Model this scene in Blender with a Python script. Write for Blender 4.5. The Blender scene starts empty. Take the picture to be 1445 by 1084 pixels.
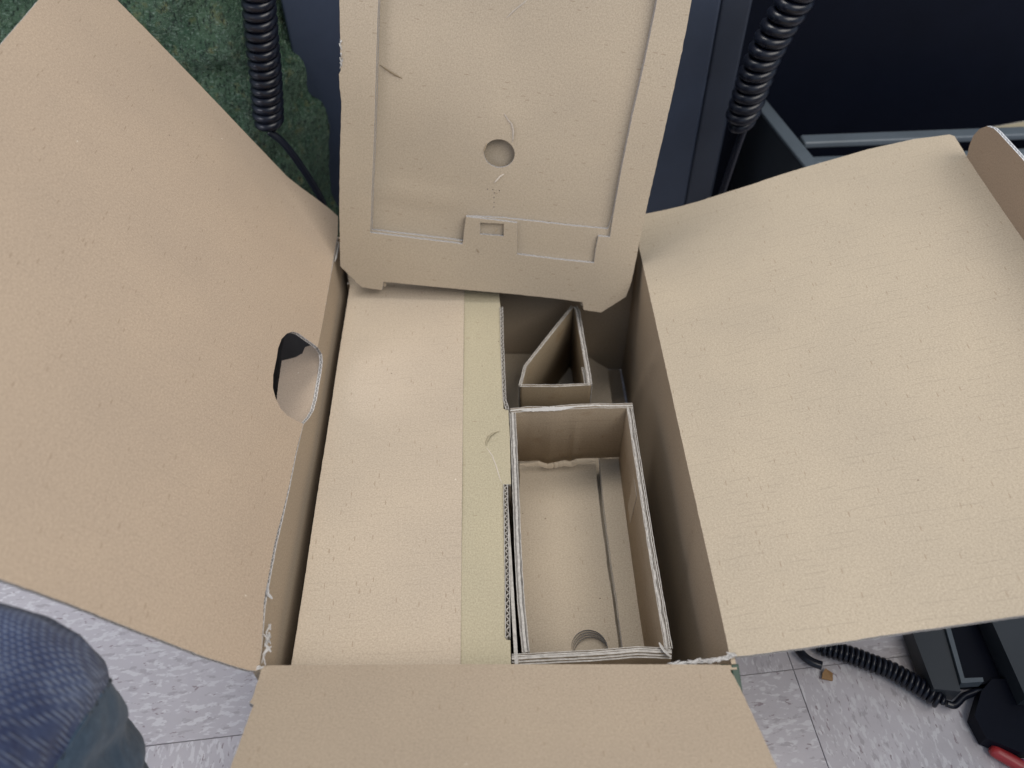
import bpy, bmesh, math, random
from mathutils import Vector, Matrix, noise
from mathutils.geometry import delaunay_2d_cdt
R = math.radians
random.seed(7)
sc = bpy.context.scene
col = sc.collection

# ------------------------------------------------------------------ camera
cam_d = bpy.data.cameras.new('camera'); cam = bpy.data.objects.new('camera', cam_d); col.objects.link(cam)
pit, yaw, rol = R(47.8), R(2.6), R(0.8)
F = Vector((math.sin(yaw)*math.cos(pit), math.cos(yaw)*math.cos(pit), -math.sin(pit)))
Rt = Vector((math.cos(yaw), -math.sin(yaw), 0)); D = F.cross(Rt)
R2 = Rt*math.cos(rol) + D*math.sin(rol); D2 = -Rt*math.sin(rol) + D*math.cos(rol)
m = Matrix((R2, -D2, -F)).transposed().to_4x4(); m.translation = Vector((0, 0, .58)); cam.matrix_world = m
cam_d.sensor_width = 36; cam_d.lens = 36*1120/1445; cam_d.clip_start = .01; cam_d.clip_end = 50
cam_d.dof.use_dof = True; cam_d.dof.focus_distance = .74; cam_d.dof.aperture_fstop = 4.6
sc.camera = cam

# ------------------------------------------------------------------ light
w = bpy.data.worlds.new('World'); sc.world = w; w.use_nodes = True
bg = w.node_tree.nodes['Background']; bg.inputs[0].default_value = (.66, .80, 1.0, 1); bg.inputs[1].default_value = .56
def area(name, loc, target, sx, sy, power, colr):
    l = bpy.data.lights.new(name, 'AREA'); l.shape = 'RECTANGLE'; l.size = sx; l.size_y = sy; l.energy = power; l.color = colr
    o = bpy.data.objects.new(name, l); col.objects.link(o); o.location = loc
    o.rotation_euler = (Vector(target)-Vector(loc)).to_track_quat('-Z', 'Y').to_euler(); return o
area('ceiling_panel_light', (1.15, -.55, 2.1), (0, .5, 0), 2.2, 1.4, 58, (1, .94, .86))
area('far_ceiling_panel_light', (-.3, 1.3, 2.3), (0, .5, 0), 1.3, .7, 30, (1, .95, .88))
area('low_fill_light', (-1.7, -.35, .95), (-.4, .3, -.2), .9, .6, 13, (.96, .93, 1))  # added fill lamp, low at left, to brighten the floor there
sc.view_settings.view_transform = 'Standard'; sc.view_settings.look = 'None'; sc.view_settings.gamma = 1
sc.view_settings.use_curve_mapping = False; sc.view_settings.exposure = -0.04
sc.cycles.use_denoising = True; sc.cycles.max_bounces = 8

G = {
    'rim': [[-0.1807,0.253,0.0],[-0.1686,0.7737,0.0],[0.1831,0.7362,0.0],[0.1703,0.2337,0.0]],
    'lf': [[-0.1807,0.253,0.0],[0.02323,0.99973,0.0],[-0.5076,0.0118,0.86151],[0.86128,-0.02001,0.50773]],
    'lf_out': [[-0.001,-0.0003],[0.0053,0.0006],[0.0134,0.0011],[0.0321,0.0043],[0.0485,0.0076],[0.0729,0.008],[0.1042,0.0082],[0.1309,0.006],[0.162,0.0043],[0.1968,0.0038],[0.2336,0.0011],[0.2304,0.012],[0.228,0.0229],[0.2297,0.0325],[0.236,0.0404],[0.2448,0.0462],[0.2585,0.049],[0.2766,0.0492],[0.2928,0.0501],[0.3067,0.0485],[0.3189,0.0435],[0.3269,0.0372],[0.3315,0.029],[0.333,0.0189],[0.3347,0.0097],[0.3356,0.0012],[0.3658,0.0005],[0.4102,0.0009],[0.46,0.0017],[0.5047,0.0023],[0.5253,0.0021],[0.5559,0.0061],[0.5586,0.0196],[0.5584,0.0424],[0.5551,0.0759],[0.5509,0.1417],[0.5465,0.2271],[0.542,0.3123],[0.5387,0.3624],[0.4293,0.3617],[0.3561,0.3613],[-0.0134,0.36185],[-0.0174,0.2007],[-0.0146,0.1556],[-0.0131,0.1038],[-0.0108,0.0495],[-0.0067,0.0106],[-0.0043,0.0018]],
    'lf_hinge3': [[-0.1806,0.252,-0.0003],[-0.1809,0.2583,0.0005],[-0.1809,0.2664,0.0009],[-0.1821,0.2851,0.0037],[-0.1834,0.3016,0.0065],[-0.1831,0.326,0.0069],[-0.1824,0.3573,0.0071],[-0.1807,0.3839,0.0052],[-0.1791,0.415,0.0037],[-0.1781,0.4498,0.0033],[-0.1758,0.4865,0.0009]],
    'lf_hinge3b': [[-0.1735,0.5885,0.001],[-0.1725,0.6187,0.0004],[-0.1716,0.6631,0.0008],[-0.1709,0.7129,0.0015],[-0.1701,0.7576,0.002]],
    'lw': [[-0.1807,0.253,0.0],[0.02323,0.99973,0.0],[0.0,0.0,1.0],[0.99973,-0.02323,0.0]],
    'lw_notch': [[0.2344,0.0011],[0.2525,-0.0133],[0.2696,-0.0228],[0.2902,-0.027],[0.308,-0.0262],[0.3244,-0.0267],[0.3396,-0.0243],[0.3435,-0.0175],[0.3386,-0.0051],[0.3337,0.005]],
    'tb': [[-0.17793,0.5443,-0.02719],[0.02323,0.99973,0.0],[-0.93228,0.02166,-0.36108],[-0.36098,0.00839,0.93254]],
    'tb_out': [[0.0574,-0.0114],[0.0355,-0.0144],[-0.0042,-0.015],[-0.0403,-0.0122],[-0.0554,0.0095],[-0.0344,0.0329],[0.0038,0.0488],[0.0403,0.0534],[0.0785,0.0563],[0.0754,0.0457],[0.073,0.0353],[0.0744,0.0266],[0.0834,0.0245],[0.0827,0.0171],[0.0716,0.003]],
    'rf': [[0.1703,0.2337,0.0],[0.02546,0.99968,0.0],[0.95929,-0.02444,0.28135],[0.28126,-0.00716,-0.9596]],
    'rf_hinge3': [[0.1717,0.24,0.0004],[0.1726,0.2689,0.0004],[0.1763,0.4313,0.0003],[0.18,0.5809,0.0003],[0.1836,0.7292,0.0002]],
    'rf_out': [[0.0063,0.0013],[0.0352,0.0015],[0.1977,0.001],[0.3473,0.0009],[0.4957,0.0007],[0.5405,0.0079],[0.5555,0.016],[0.5527,0.0458],[0.5508,0.0794],[0.5513,0.1419],[0.558,0.2086],[0.5642,0.2778],[0.5616,0.3272],[0.5532,0.3621],[0.5478,0.3652],[0.5048,0.3619],[0.3637,0.3582],[0.0055,0.3491],[0.0046,0.2045],[0.004,0.1121],[0.0031,0.0573],[0.004,0.0165],[0.0048,0.0042]],
    'tk': [[0.50533,0.23071,0.09822],[0.05005,0.99872,0.00721],[-0.12039,-0.00114,0.99273],[0.99146,-0.05055,0.12018]],
    'tk_out': [[0.4994,-0.008],[0.5008,0.0017],[0.5036,0.0131],[0.5024,0.0267],[0.4951,0.0393],[0.4831,0.0497],[0.4697,0.0551],[0.4574,0.0569],[0.407,0.0607]],
    'nf': [[-0.1807,0.253,0.0],[0.99849,-0.0549,0.0],[-0.04976,-0.90501,0.42248],[-0.0232,-0.42184,-0.90637]],
    'nf_out': [[0.0043,-0.0],[0.0711,-0.0003],[0.1506,-0.0006],[0.23,0.0003],[0.3117,0.0012],[0.3431,0.0022],[0.3492,0.0051],[0.3514,0.0131],[0.3529,0.0249],[0.3585,0.0932],[0.3656,0.1744],[0.007,0.1744],[0.009,0.1254],[0.0085,0.0916],[0.0071,0.0422],[0.0074,0.0383],[0.0036,0.0357],[0.0044,0.0317],[0.0034,0.0201],[0.0031,0.0051]],
    'pl': [[-0.1169,0.7169,-0.026],[0.98512,-0.12719,-0.11562],[0.14668,0.27129,0.95126],[-0.08962,-0.95406,0.2859]],
    'pl_out': [[-0.0499,0.0148],[-0.0382,0.0035],[-0.0241,-0.0088],[-0.0006,-0.0089],[0.001,0.0023],[0.0471,0.0043],[0.0987,0.0059],[0.1539,0.0077],[0.1954,0.0086],[0.2343,0.0088],[0.2374,-0.0011],[0.2581,-0.0013],[0.283,0.0233],[0.2855,0.0454],[0.2845,0.0989],[0.2849,0.1657],[0.2853,0.2274],[0.2854,0.2791],[0.285,0.3143],[0.2839,0.3402],[0.2814,0.4012],[-0.0545,0.3595],[-0.0531,0.2974],[-0.0522,0.263],[-0.0515,0.2297],[-0.0533,0.226],[-0.0526,0.2123],[-0.0506,0.1994],[-0.0513,0.1522],[-0.0513,0.087]],
    'pl_cutA': [[-0.0177,0.3593],[-0.0156,0.2996],[-0.0155,0.2456],[-0.0154,0.1876],[-0.0159,0.125],[-0.0159,0.0609],[0.0334,0.061],[0.0885,0.0612],[0.0886,0.0788],[0.0892,0.0937],[0.1167,0.0944],[0.1463,0.0947],[0.151,0.0575],[0.1948,0.0578],[0.2388,0.0596],[0.2378,0.0749],[0.2378,0.0918],[0.2509,0.0925],[0.25,0.1148],[0.2492,0.1609],[0.2494,0.2227],[0.251,0.2802],[0.2514,0.3335],[0.2505,0.3926]],
    'pl_cutB': [[-0.0177,0.3593],[-0.0156,0.2996],[-0.0155,0.2456],[-0.0154,0.1876],[-0.0159,0.125],[-0.0159,0.0626],[0.0333,0.0631],[0.0883,0.0633],[0.0886,0.0788],[0.0893,0.0927],[0.1296,0.0965],[0.1624,0.0976],[0.2019,0.0982],[0.2479,0.0998],[0.25,0.1148],[0.2492,0.1609],[0.2494,0.2227],[0.251,0.2802],[0.2514,0.3335],[0.2505,0.3926]],
    'pl_win': [[0.1054,0.0891],[0.1318,0.0917],[0.1333,0.077],[0.1068,0.0754]],
    'pl_hole': [0.1177,0.166,19.923136049192927],
    'pl_dots': [[0.1095,0.1253],[0.112,0.1253],[0.1153,0.1255],[0.1188,0.1253],[0.1224,0.1254],[0.1263,0.1253],[0.1173,0.1221],[0.1175,0.1195],[0.1175,0.1168],[0.1178,0.1142],[0.1181,0.1112],[0.1181,0.1085],[0.1184,0.1059],[0.1184,0.1031],[0.1194,0.0264],[0.1193,0.0301],[0.1189,0.0337],[0.1185,0.0373]],
    'pl_tears': [[[-0.0135,0.2389],[-0.0053,0.2348],[0.0008,0.2319],[0.0054,0.2303],[0.0103,0.2283]],[[-0.0038,0.2342],[0.003,0.2305],[0.0085,0.2295]],[[0.1181,0.2083],[0.1228,0.2023],[0.1269,0.199],[0.1297,0.1917],[0.1305,0.1802]],[[0.1095,0.2985],[0.1166,0.3065],[0.123,0.3125],[0.1294,0.3185]],[[0.1032,0.1753],[0.101,0.1663]],[[0.1255,0.1454],[0.1212,0.1416],[0.1162,0.1344]],[[0.1046,0.0578],[0.1077,0.0539]],[[0.1233,0.0801],[0.1254,0.0846]]],
    'in': [[0.0,0.0,-0.045],[1.0,0.0,0.0],[0.0,1.0,0.0],[0.0,0.0,1.0]],
    'in_pink': [[-0.169,0.2711],[-0.1656,0.45],[-0.1599,0.7381],[-0.166,0.765],[-0.021,0.742],[-0.0229,0.7136],[-0.0274,0.5131],[-0.0309,0.3522],[-0.0326,0.263]],
    'in_yel': [[-0.0383,0.2645],[-0.0331,0.6955],[-0.03,0.738],[0.0185,0.725],[0.0189,0.6896],[0.0171,0.6332],[0.0159,0.5739],[0.0151,0.5341],[0.0201,0.5318],[0.0198,0.5054],[0.0188,0.4741],[0.0176,0.4394],[0.0105,0.4398],[0.0082,0.3784],[0.0067,0.3294],[0.005,0.284],[0.0085,0.2832],[0.0079,0.2617]],
    'in_s1': [[0.0202,0.6895],[0.0183,0.6331],[0.0173,0.579],[0.0168,0.5457],[0.019,0.5319]],
    'in_s2': [[0.0125,0.4388],[0.0105,0.3857],[0.0085,0.3293],[0.0065,0.2852]],
    'in_tear': [[[0.0098,0.5052],[0.0039,0.5028],[-0.0012,0.4985],[-0.0043,0.4915],[-0.0048,0.487]],[[-0.0045,0.4852],[0.0007,0.4752],[0.0043,0.462],[0.0071,0.4475],[0.0089,0.4407]],[[-0.0036,0.4932],[0.0056,0.4927],[0.0101,0.4969]]],
    'tr': [[0.0,0.0,-0.05],[1.0,0.0,0.0],[0.0,1.0,0.0],[0.0,0.0,1.0]],
    'tr_outer': [[0.0212,0.5331],[0.1502,0.5326],[0.1426,0.2617],[0.0086,0.2662]],
    'tr_L': [[0.0241,0.531],[0.0235,0.4955],[0.0216,0.4271],[0.0199,0.3661],[0.0194,0.3179],[0.0207,0.2738]],
    'tr_B': [[0.022,0.5335],[0.0405,0.5348],[0.0626,0.5334],[0.085,0.5349],[0.111,0.5347],[0.1331,0.5332],[0.1502,0.5326]],
    'tr_R': [[0.1469,0.5309],[0.1444,0.47],[0.1423,0.4116],[0.1404,0.3587],[0.1393,0.3107],[0.1383,0.2698]],
    'tr_N': [[0.0089,0.2703],[0.0425,0.2701],[0.0774,0.2698],[0.1126,0.2707],[0.1402,0.2678]],
    'tf': [[0.0,0.0,-0.15],[1.0,0.0,0.0],[0.0,1.0,0.0],[0.0,0.0,1.0]],
    'tf_left': [[0.0326,0.553],[0.1179,0.5477],[0.1152,0.4708],[0.1139,0.4104],[0.1138,0.3629],[0.1126,0.3119],[0.0177,0.3142]],
    'tf_hole': [0.0863,0.3234],
    'tg': [[0.0,0.0,-0.143],[1.0,0.0,0.0],[0.0,1.0,0.0],[0.0,0.0,1.0]],
    'tg_right': [[0.1224,0.5421],[0.1585,0.5398],[0.1402,0.3038],[0.115,0.3053],[0.1168,0.3591],[0.1171,0.4062],[0.1186,0.466]],
    'tbw': [[0.0,0.528,0.0],[1.0,0.0,0.0],[0.0,0.0,1.0],[0.0,-1.0,0.0]],
    'tr_tear': [[[0.0303,-0.1351],[0.0406,-0.1373],[0.0524,-0.1357],[0.0621,-0.1418],[0.0724,-0.14],[0.0811,-0.1381],[0.0892,-0.1414],[0.0962,-0.1367],[0.1161,-0.1371],[0.1336,-0.1359],[0.1496,-0.1359]]],
    'tt': [[0.0,0.0,-0.078],[1.0,0.0,0.0],[0.0,1.0,0.0],[0.0,0.0,1.0]],
    'tri': [[0.036,0.5933],[0.044,0.6234],[0.1085,0.7202],[0.1147,0.7133],[0.1152,0.5904]],
    'bbf': [[0.0,0.0,-0.187],[1.0,0.0,0.0],[0.0,1.0,0.0],[0.0,0.0,1.0]],
    'bb': [[-0.165,0.262],[0.15,0.262],[0.1576,0.6062],[0.1574,0.6549],[0.1592,0.7145],[0.145,0.7285],[0.13,0.745],[-0.165,0.76]],
    'c1': [[-0.2112,0.86,0.2684],[-0.2179,0.86,0.2408],[-0.2249,0.86,0.1966],[-0.2317,0.86,0.1487],[-0.2415,0.86,0.0968]],
    'c1t': [[-0.2426,0.86,0.0923],[-0.2289,0.86,0.076],[-0.2146,0.86,0.0436],[-0.2009,0.86,0.0022],[-0.197,0.86,-0.0249]],
    'c2': [[0.3738,0.9,0.2286],[0.3654,0.9,0.2061],[0.3536,0.9,0.1748],[0.3431,0.9,0.1374],[0.3373,0.9,0.093],[0.3333,0.9,0.0521]],
    'c2t': [[0.3406,0.9,0.0478],[0.3372,0.9,0.0197],[0.3341,0.9,-0.0118],[0.3299,0.9,-0.0504]],
    'c3': [[0.3239,0.3307,-0.205],[0.3401,0.3239,-0.205],[0.357,0.3167,-0.205],[0.3734,0.3084,-0.205],[0.3895,0.3002,-0.205],[0.4022,0.2899,-0.205],[0.4147,0.2798,-0.205],[0.4229,0.2712,-0.205],[0.4279,0.2664,-0.205]],
    'c3t': [[0.4319,0.2657,-0.207],[0.4391,0.2635,-0.207],[0.4504,0.2704,-0.207],[0.4588,0.2733,-0.207],[0.4701,0.275,-0.207],[0.4852,0.2717,-0.207]],
    'c3u': [[0.3034,0.3295,-0.207],[0.3079,0.3205,-0.207],[0.3144,0.314,-0.207],[0.3227,0.3099,-0.207]],
    'pen': [[0.4568,0.2235,-0.21],[0.4763,0.2077,-0.21],[0.4858,0.2,-0.21]],
    'pen2': [[0.4809,0.2116,-0.21],[0.4776,0.2015,-0.21],[0.4739,0.1896,-0.21]],
    'fr': [[0.3666,0.2916,-0.1],[0.3674,0.2399,-0.1],[0.3973,0.2931,-0.1],[0.3948,0.2463,-0.1],[0.4392,0.295,-0.1],[0.442,0.2334,-0.1],[0.4083,0.2466,-0.1]],
    'bgA': [[-0.2499,1.02,0.1774],[-0.2331,1.02,-0.1056],[0.3571,1.02,0.1581],[0.3405,1.02,-0.1524],[0.3343,1.02,0.1588],[0.3167,1.02,-0.1645]],
    'dr': [[0.4251,1.072,-0.02],[0.452,0.9045,-0.02],[0.4094,1.0607,-0.02],[0.44,0.8969,-0.02],[0.4511,0.9813,-0.02],[0.7749,0.977,-0.02],[0.444,0.9579,-0.02],[0.7631,0.9534,-0.02]],
    'dr2': [[0.4164,1.05,-0.0077],[0.5248,1.05,-0.1165],[0.4053,1.05,-0.0139],[0.5152,1.05,-0.1225],[0.4826,1.05,-0.062],[0.8328,1.05,-0.0648],[0.4867,1.05,-0.0777],[0.8404,1.05,-0.0808]],
    'tan': [[0.7036,1.08,-0.0817],[0.7578,1.08,-0.0767],[0.8483,1.08,-0.066],[0.856,1.08,-0.082]],
    'knee': [[-0.259,0.2081,0.2],[-0.2201,0.1999,0.2],[-0.1884,0.17,0.2],[-0.1692,0.1353,0.2],[-0.1641,0.1214,0.2]],
    'kc': [[-0.2337,0.1488,0.2]],
    'green': [[-0.5269,0.95,0.2144],[-0.4806,0.95,0.213],[-0.3886,0.95,0.21],[-0.2567,0.95,0.2058],[-0.2171,0.95,-0.0585],[-0.2829,0.95,0.0399]],
    'st_rail': [[0.4188,0.3411],[0.4166,0.2743],[0.4413,0.2701],[0.4527,0.3391]],
    'st_rim': [[0.4541,0.3453],[0.4438,0.277],[0.4655,0.2771],[0.4667,0.2812],[0.4487,0.2816],[0.4592,0.345]],
    'st_base': [[0.4718,0.3609],[0.4516,0.2809],[0.4838,0.2811],[0.5672,0.2761],[0.609,0.3526]],
    'st_rail2': [[0.4978,0.347],[0.4942,0.2571],[0.542,0.2543],[0.5896,0.3414]],
    'st_shadow': [[0.4661,0.2724],[0.4487,0.2497],[0.4507,0.2288],[0.4762,0.2147],[0.5283,0.2116],[0.564,0.277],[0.4818,0.2834]],
}

# ------------------------------------------------------------------ materials
def new_mat(name):
    mt = bpy.data.materials.new(name); mt.use_nodes = True; nt = mt.node_tree
    b = nt.nodes['Principled BSDF']; return mt, nt, b
def nd(nt, t, **kw):
    n = nt.nodes.new(t)
    for k, v in kw.items():
        if k.startswith('i_'):
            n.inputs[k[2:].replace('_', ' ')].default_value = v
        else: setattr(n, k, v)
    return n
def mp(nt, src, scale, rot=(0, 0, 0), loc=(0, 0, 0)):
    n = nd(nt, 'ShaderNodeMapping'); n.inputs['Scale'].default_value = scale; n.inputs['Rotation'].default_value = rot
    n.inputs['Location'].default_value = loc; nt.links.new(src, n.inputs[0]); return n.outputs[0]
def ramp(nt, src, stops):
    n = nd(nt, 'ShaderNodeValToRGB'); e = n.color_ramp.elements
    while len(e) < len(stops): e.new(.5)
    for k, (p, c) in enumerate(stops):
        e[k].position = p; e[k].color = c if len(c) == 4 else (*c, 1)
    nt.links.new(src, n.inputs[0]); return n.outputs[0]
def mix(nt, mode, fac, a, b):
    n = nd(nt, 'ShaderNodeMix', data_type='RGBA', blend_type=mode)
    for s, v in ((0, fac), (6, a), (7, b)):
        if hasattr(v, 'links') or hasattr(v, 'is_linked'): nt.links.new(v, n.inputs[s])
        else: n.inputs[s].default_value = v if s == 0 else (*v, 1)
    return n.outputs[2]
def math_(nt, op, a, b=0.0, c=None):
    n = nd(nt, 'ShaderNodeMath', operation=op)
    for k, v in enumerate((a, b) if c is None else (a, b, c)):
        if hasattr(v, 'is_linked'): nt.links.new(v, n.inputs[k])
        else: n.inputs[k].default_value = v
    return n.outputs[0]
def noise_(nt, vec, scale, detail=3, rough=.55):
    n = nd(nt, 'ShaderNodeTexNoise'); n.inputs['Scale'].default_value = scale; n.inputs['Detail'].default_value = detail
    n.inputs['Roughness'].default_value = rough; nt.links.new(vec, n.inputs['Vector']); return n.outputs[0]
def kraft(name, base, flute='v', lines=.5, speck=1.0, seed=0.0, rough=.82, stain=0.0):
    """kraft liner board: mottled pulp, fibres, specks and the washboard of the flutes under the paper.  flute: the axis the flutes run along"""
    mt, nt, b = new_mat(name); uv = nd(nt, 'ShaderNodeUVMap').outputs[0]
    uv = mp(nt, uv, (1, 1, 1), loc=(seed, seed*.7, 0))
    c0 = tuple(base)
    big = ramp(nt, noise_(nt, uv, 9, 4, .6), [(.3, (.95, .95, .955)), (.7, (1.035, 1.03, 1.02))])
    mid = ramp(nt, noise_(nt, mp(nt, uv, (1, 1, 1)), 640, 3, .85), [(.32, (.80, .79, .78)), (.68, (1.17, 1.18, 1.19))])
    fib = ramp(nt, noise_(nt, mp(nt, uv, (1, 4.0, 1) if flute == 'u' else (4.0, 1, 1), rot=(0, 0, .5)), 330, 3, .7), [(.30, (.86, .85, .83)), (.45, (1, 1, 1)), (.68, (1.08, 1.08, 1.08))])
    c = mix(nt, 'MULTIPLY', 1.0, c0, big); c = mix(nt, 'MULTIPLY', 1.0, c, mid); c = mix(nt, 'MULTIPLY', .85, c, fib)
    v = nd(nt, 'ShaderNodeTexVoronoi', feature='F1'); v.inputs['Scale'].default_value = 42; nt.links.new(uv, v.inputs['Vector'])
    sp = math_(nt, 'LESS_THAN', v.outputs['Distance'], .035)
    rnd = nd(nt, 'ShaderNodeSeparateColor'); nt.links.new(v.outputs['Color'], rnd.inputs[0])
    spd = math_(nt, 'MULTIPLY', sp, math_(nt, 'LESS_THAN', rnd.outputs[0], .20*speck))
    spl = math_(nt, 'MULTIPLY', sp, math_(nt, 'GREATER_THAN', rnd.outputs[0], 1-.10*speck))
    c = mix(nt, 'MIX', math_(nt, 'MULTIPLY', spd, .75), c, (.10, .065, .04)); c = mix(nt, 'MIX', math_(nt, 'MULTIPLY', spl, .5), c, (.72, .66, .56))
    # short dark fibres
    v2 = nd(nt, 'ShaderNodeTexVoronoi', feature='F1'); v2.inputs['Scale'].default_value = 1
    nt.links.new(mp(nt, uv, (330, 60, 1) if flute != 'v' else (60, 330, 1), rot=(0, 0, .35)), v2.inputs['Vector'])
    s2 = nd(nt, 'ShaderNodeSeparateColor'); nt.links.new(v2.outputs['Color'], s2.inputs[0])
    fb = math_(nt, 'MULTIPLY', math_(nt, 'LESS_THAN', v2.outputs['Distance'], .16), math_(nt, 'LESS_THAN', s2.outputs[1], .20*speck))
    c = mix(nt, 'MIX', math_(nt, 'MULTIPLY', fb, .5), c, (.22, .155, .10))
    nt.links.new(c, b.inputs['Base Color']); b.inputs['Roughness'].default_value = rough
    b.inputs['Specular IOR Level'].default_value = .28
    if stain: c = mix(nt, 'MIX', math_(nt, 'MULTIPLY', ramp(nt, noise_(nt, mp(nt, uv, (1, 1.6, 1)), 24, 4, .6), [(.58, (0, 0, 0)), (.72, (1, 1, 1))]), stain), c, (.24, .15, .07))
    # relief
    sep = nd(nt, 'ShaderNodeSeparateXYZ'); nt.links.new(uv, sep.inputs[0])
    ax = sep.outputs[0] if flute == 'v' else sep.outputs[1]
    wob = math_(nt, 'MULTIPLY', noise_(nt, uv, 25, 2), 5.0)
    wv = math_(nt, 'SINE', math_(nt, 'ADD', math_(nt, 'MULTIPLY', ax, 2*math.pi/.0061), wob))
    msk = ramp(nt, noise_(nt, mp(nt, uv, (2.4, 1, 1) if flute == 'u' else (1, 2.4, 1)), 40, 3), [(.42, (0, 0, 0)), (.68, (1, 1, 1))])
    rel = math_(nt, 'MULTIPLY', math_(nt, 'MULTIPLY', wv, msk), .00006*lines)
    dn = noise_(nt, mp(nt, uv, (150, 34, 1) if flute == 'v' else (34, 150, 1)), 1, 2)
    dash = math_(nt, 'MULTIPLY', ramp(nt, wv, [(.80, (0, 0, 0)), (1.0, (1, 1, 1))]), ramp(nt, dn, [(.50, (0, 0, 0)), (.62, (1, 1, 1))]))
    c = mix(nt, 'MIX', math_(nt, 'MULTIPLY', dash, min(.5, .16*lines)), c, tuple(x*.55 for x in base)); nt.links.new(c, b.inputs['Base Color'])
    h = math_(nt, 'ADD', rel, math_(nt, 'MULTIPLY', noise_(nt, uv, 1000, 2, .8), .00004))
    h = math_(nt, 'ADD', h, math_(nt, 'MULTIPLY', noise_(nt, uv, 14, 2, .5), .00018))
    bp = nd(nt, 'ShaderNodeBump'); bp.inputs['Distance'].default_value = 1; bp.inputs['Strength'].default_value = .26
    nt.links.new(h, bp.inputs['Height']); nt.links.new(bp.outputs[0], b.inputs['Normal'])
    return mt
def edge_mat(name, base=(.62, .62, .64)):
    """the cut edge of corrugated board seen across its thickness"""
    mt, nt, b = new_mat(name); uv = nd(nt, 'ShaderNodeUVMap').outputs[0]
    sep = nd(nt, 'ShaderNodeSeparateXYZ'); nt.links.new(uv, sep.inputs[0])
    ph = math_(nt, 'ADD', math_(nt, 'MULTIPLY', sep.outputs[0], 2*math.pi/.0064), math_(nt, 'MULTIPLY', noise_(nt, uv, 90, 2), 3.0))
    sn = math_(nt, 'MULTIPLY', math_(nt, 'SINE', ph), .34)
    d = math_(nt, 'ABSOLUTE', math_(nt, 'SUBTRACT', math_(nt, 'SUBTRACT', sep.outputs[1], .5), sn))
    lin = math_(nt, 'GREATER_THAN', math_(nt, 'ABSOLUTE', math_(nt, 'SUBTRACT', sep.outputs[1], .5)), .33)
    k = math_(nt, 'MAXIMUM', math_(nt, 'LESS_THAN', d, .13), lin)
    nz = ramp(nt, noise_(nt, uv, 500, 4, .7), [(.3, (.66, .66, .66)), (.7, (1.12, 1.12, 1.12))])
    c = mix(nt, 'MIX', k, tuple(x*.42 for x in base), base); c = mix(nt, 'MULTIPLY', 1.0, c, nz)
    nt.links.new(c, b.inputs['Base Color']); b.inputs['Roughness'].default_value = .9; b.inputs['Specular IOR Level'].default_value = .2
    bp = nd(nt, 'ShaderNodeBump'); bp.inputs['Distance'].default_value = .0006; bp.inputs['Strength'].default_value = .8
    nt.links.new(k, bp.inputs['Height']); nt.links.new(bp.outputs[0], b.inputs['Normal'])
    return mt
def plain(name, base, rough=.5, metal=0.0, nscale=60, var=.12, bump=.0, bscale=300, spec=.5, sheen=0.0):
    mt, nt, b = new_mat(name); tc = nd(nt, 'ShaderNodeTexCoord').outputs['Object']
    c = mix(nt, 'MULTIPLY', 1.0, tuple(base), ramp(nt, noise_(nt, tc, nscale, 4, .65), [(.3, (1-var,)*3), (.7, (1+var,)*3)]))
    nt.links.new(c, b.inputs['Base Color']); b.inputs['Metallic'].default_value = metal; b.inputs['Specular IOR Level'].default_value = spec
    rr = math_(nt, 'ADD', math_(nt, 'MULTIPLY', noise_(nt, tc, nscale*.6, 3), .2), rough-.1); nt.links.new(rr, b.inputs['Roughness'])
    if sheen: b.inputs['Sheen Weight'].default_value = sheen
    if bump:
        bp = nd(nt, 'ShaderNodeBump'); bp.inputs['Distance'].default_value = bump
        nt.links.new(noise_(nt, tc, bscale, 4, .7), bp.inputs['Height']); nt.links.new(bp.outputs[0], b.inputs['Normal'])
    return mt

KB = (.392, .307, .229)
M = dict(
    box=kraft('box_kraft', KB, 'v', 1.0), boxwall=kraft('box_kraft_wall', (.355, .285, .21), 'v', .6, seed=3.1),
    nearflap_shaded=kraft('box_kraft_near_shaded', (.325, .262, .196), 'u', .5, seed=5.1),  # same board, darkened: the sitter's shade on the near flap is in the colour
    rightflap=kraft('box_kraft_right', (.388, .327, .248), 'v', 1.8, seed=8.4),
    plate=kraft('plate_kraft', (.425, .354, .268), 'v', .5, seed=1.3),
    pink=kraft('insert_kraft', (.420, .350, .272), 'u', 1.3, seed=2.2),
    yellow=kraft('insert_kraft_yellowish', (.378, .334, .236), 'v', .6, seed=4.7),
    tray=kraft('tray_kraft', (.40, .325, .24), 'u', 2.2, seed=6.6, stain=.35),
    traybase=kraft('tray_base_kraft', (.41, .345, .265), 'u', .8, seed=6.9),
    brown=kraft('sleeve_kraft', (.33, .26, .175), 'u', .4, seed=9.2, stain=.5),
    tuck=kraft('tuck_kraft', (.33, .25, .18), 'v', .3, seed=9.9),
    edge=edge_mat('cut_corrugated_edge', (.56, .53, .50)),
    edgec=edge_mat('crushed_corrugated_edge', (.66, .67, .70)),
    tornk=plain('torn_kraft', (.56, .50, .43), .9, bump=.0004, bscale=700, spec=.2),
    edgep=edge_mat('plate_cut_edge', (.62, .61, .62)),
    torn=plain('torn_paper', (.43, .415, .40), .9, bump=.0006, bscale=700, spec=.2),
    liner=plain('cut_liner', (.40, .38, .355), .9, nscale=300, var=.25, bump=.0004, bscale=900, spec=.2),
    medium=plain('flute_medium', (.50, .47, .43), .9, nscale=300, var=.2, spec=.2),
)

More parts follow.
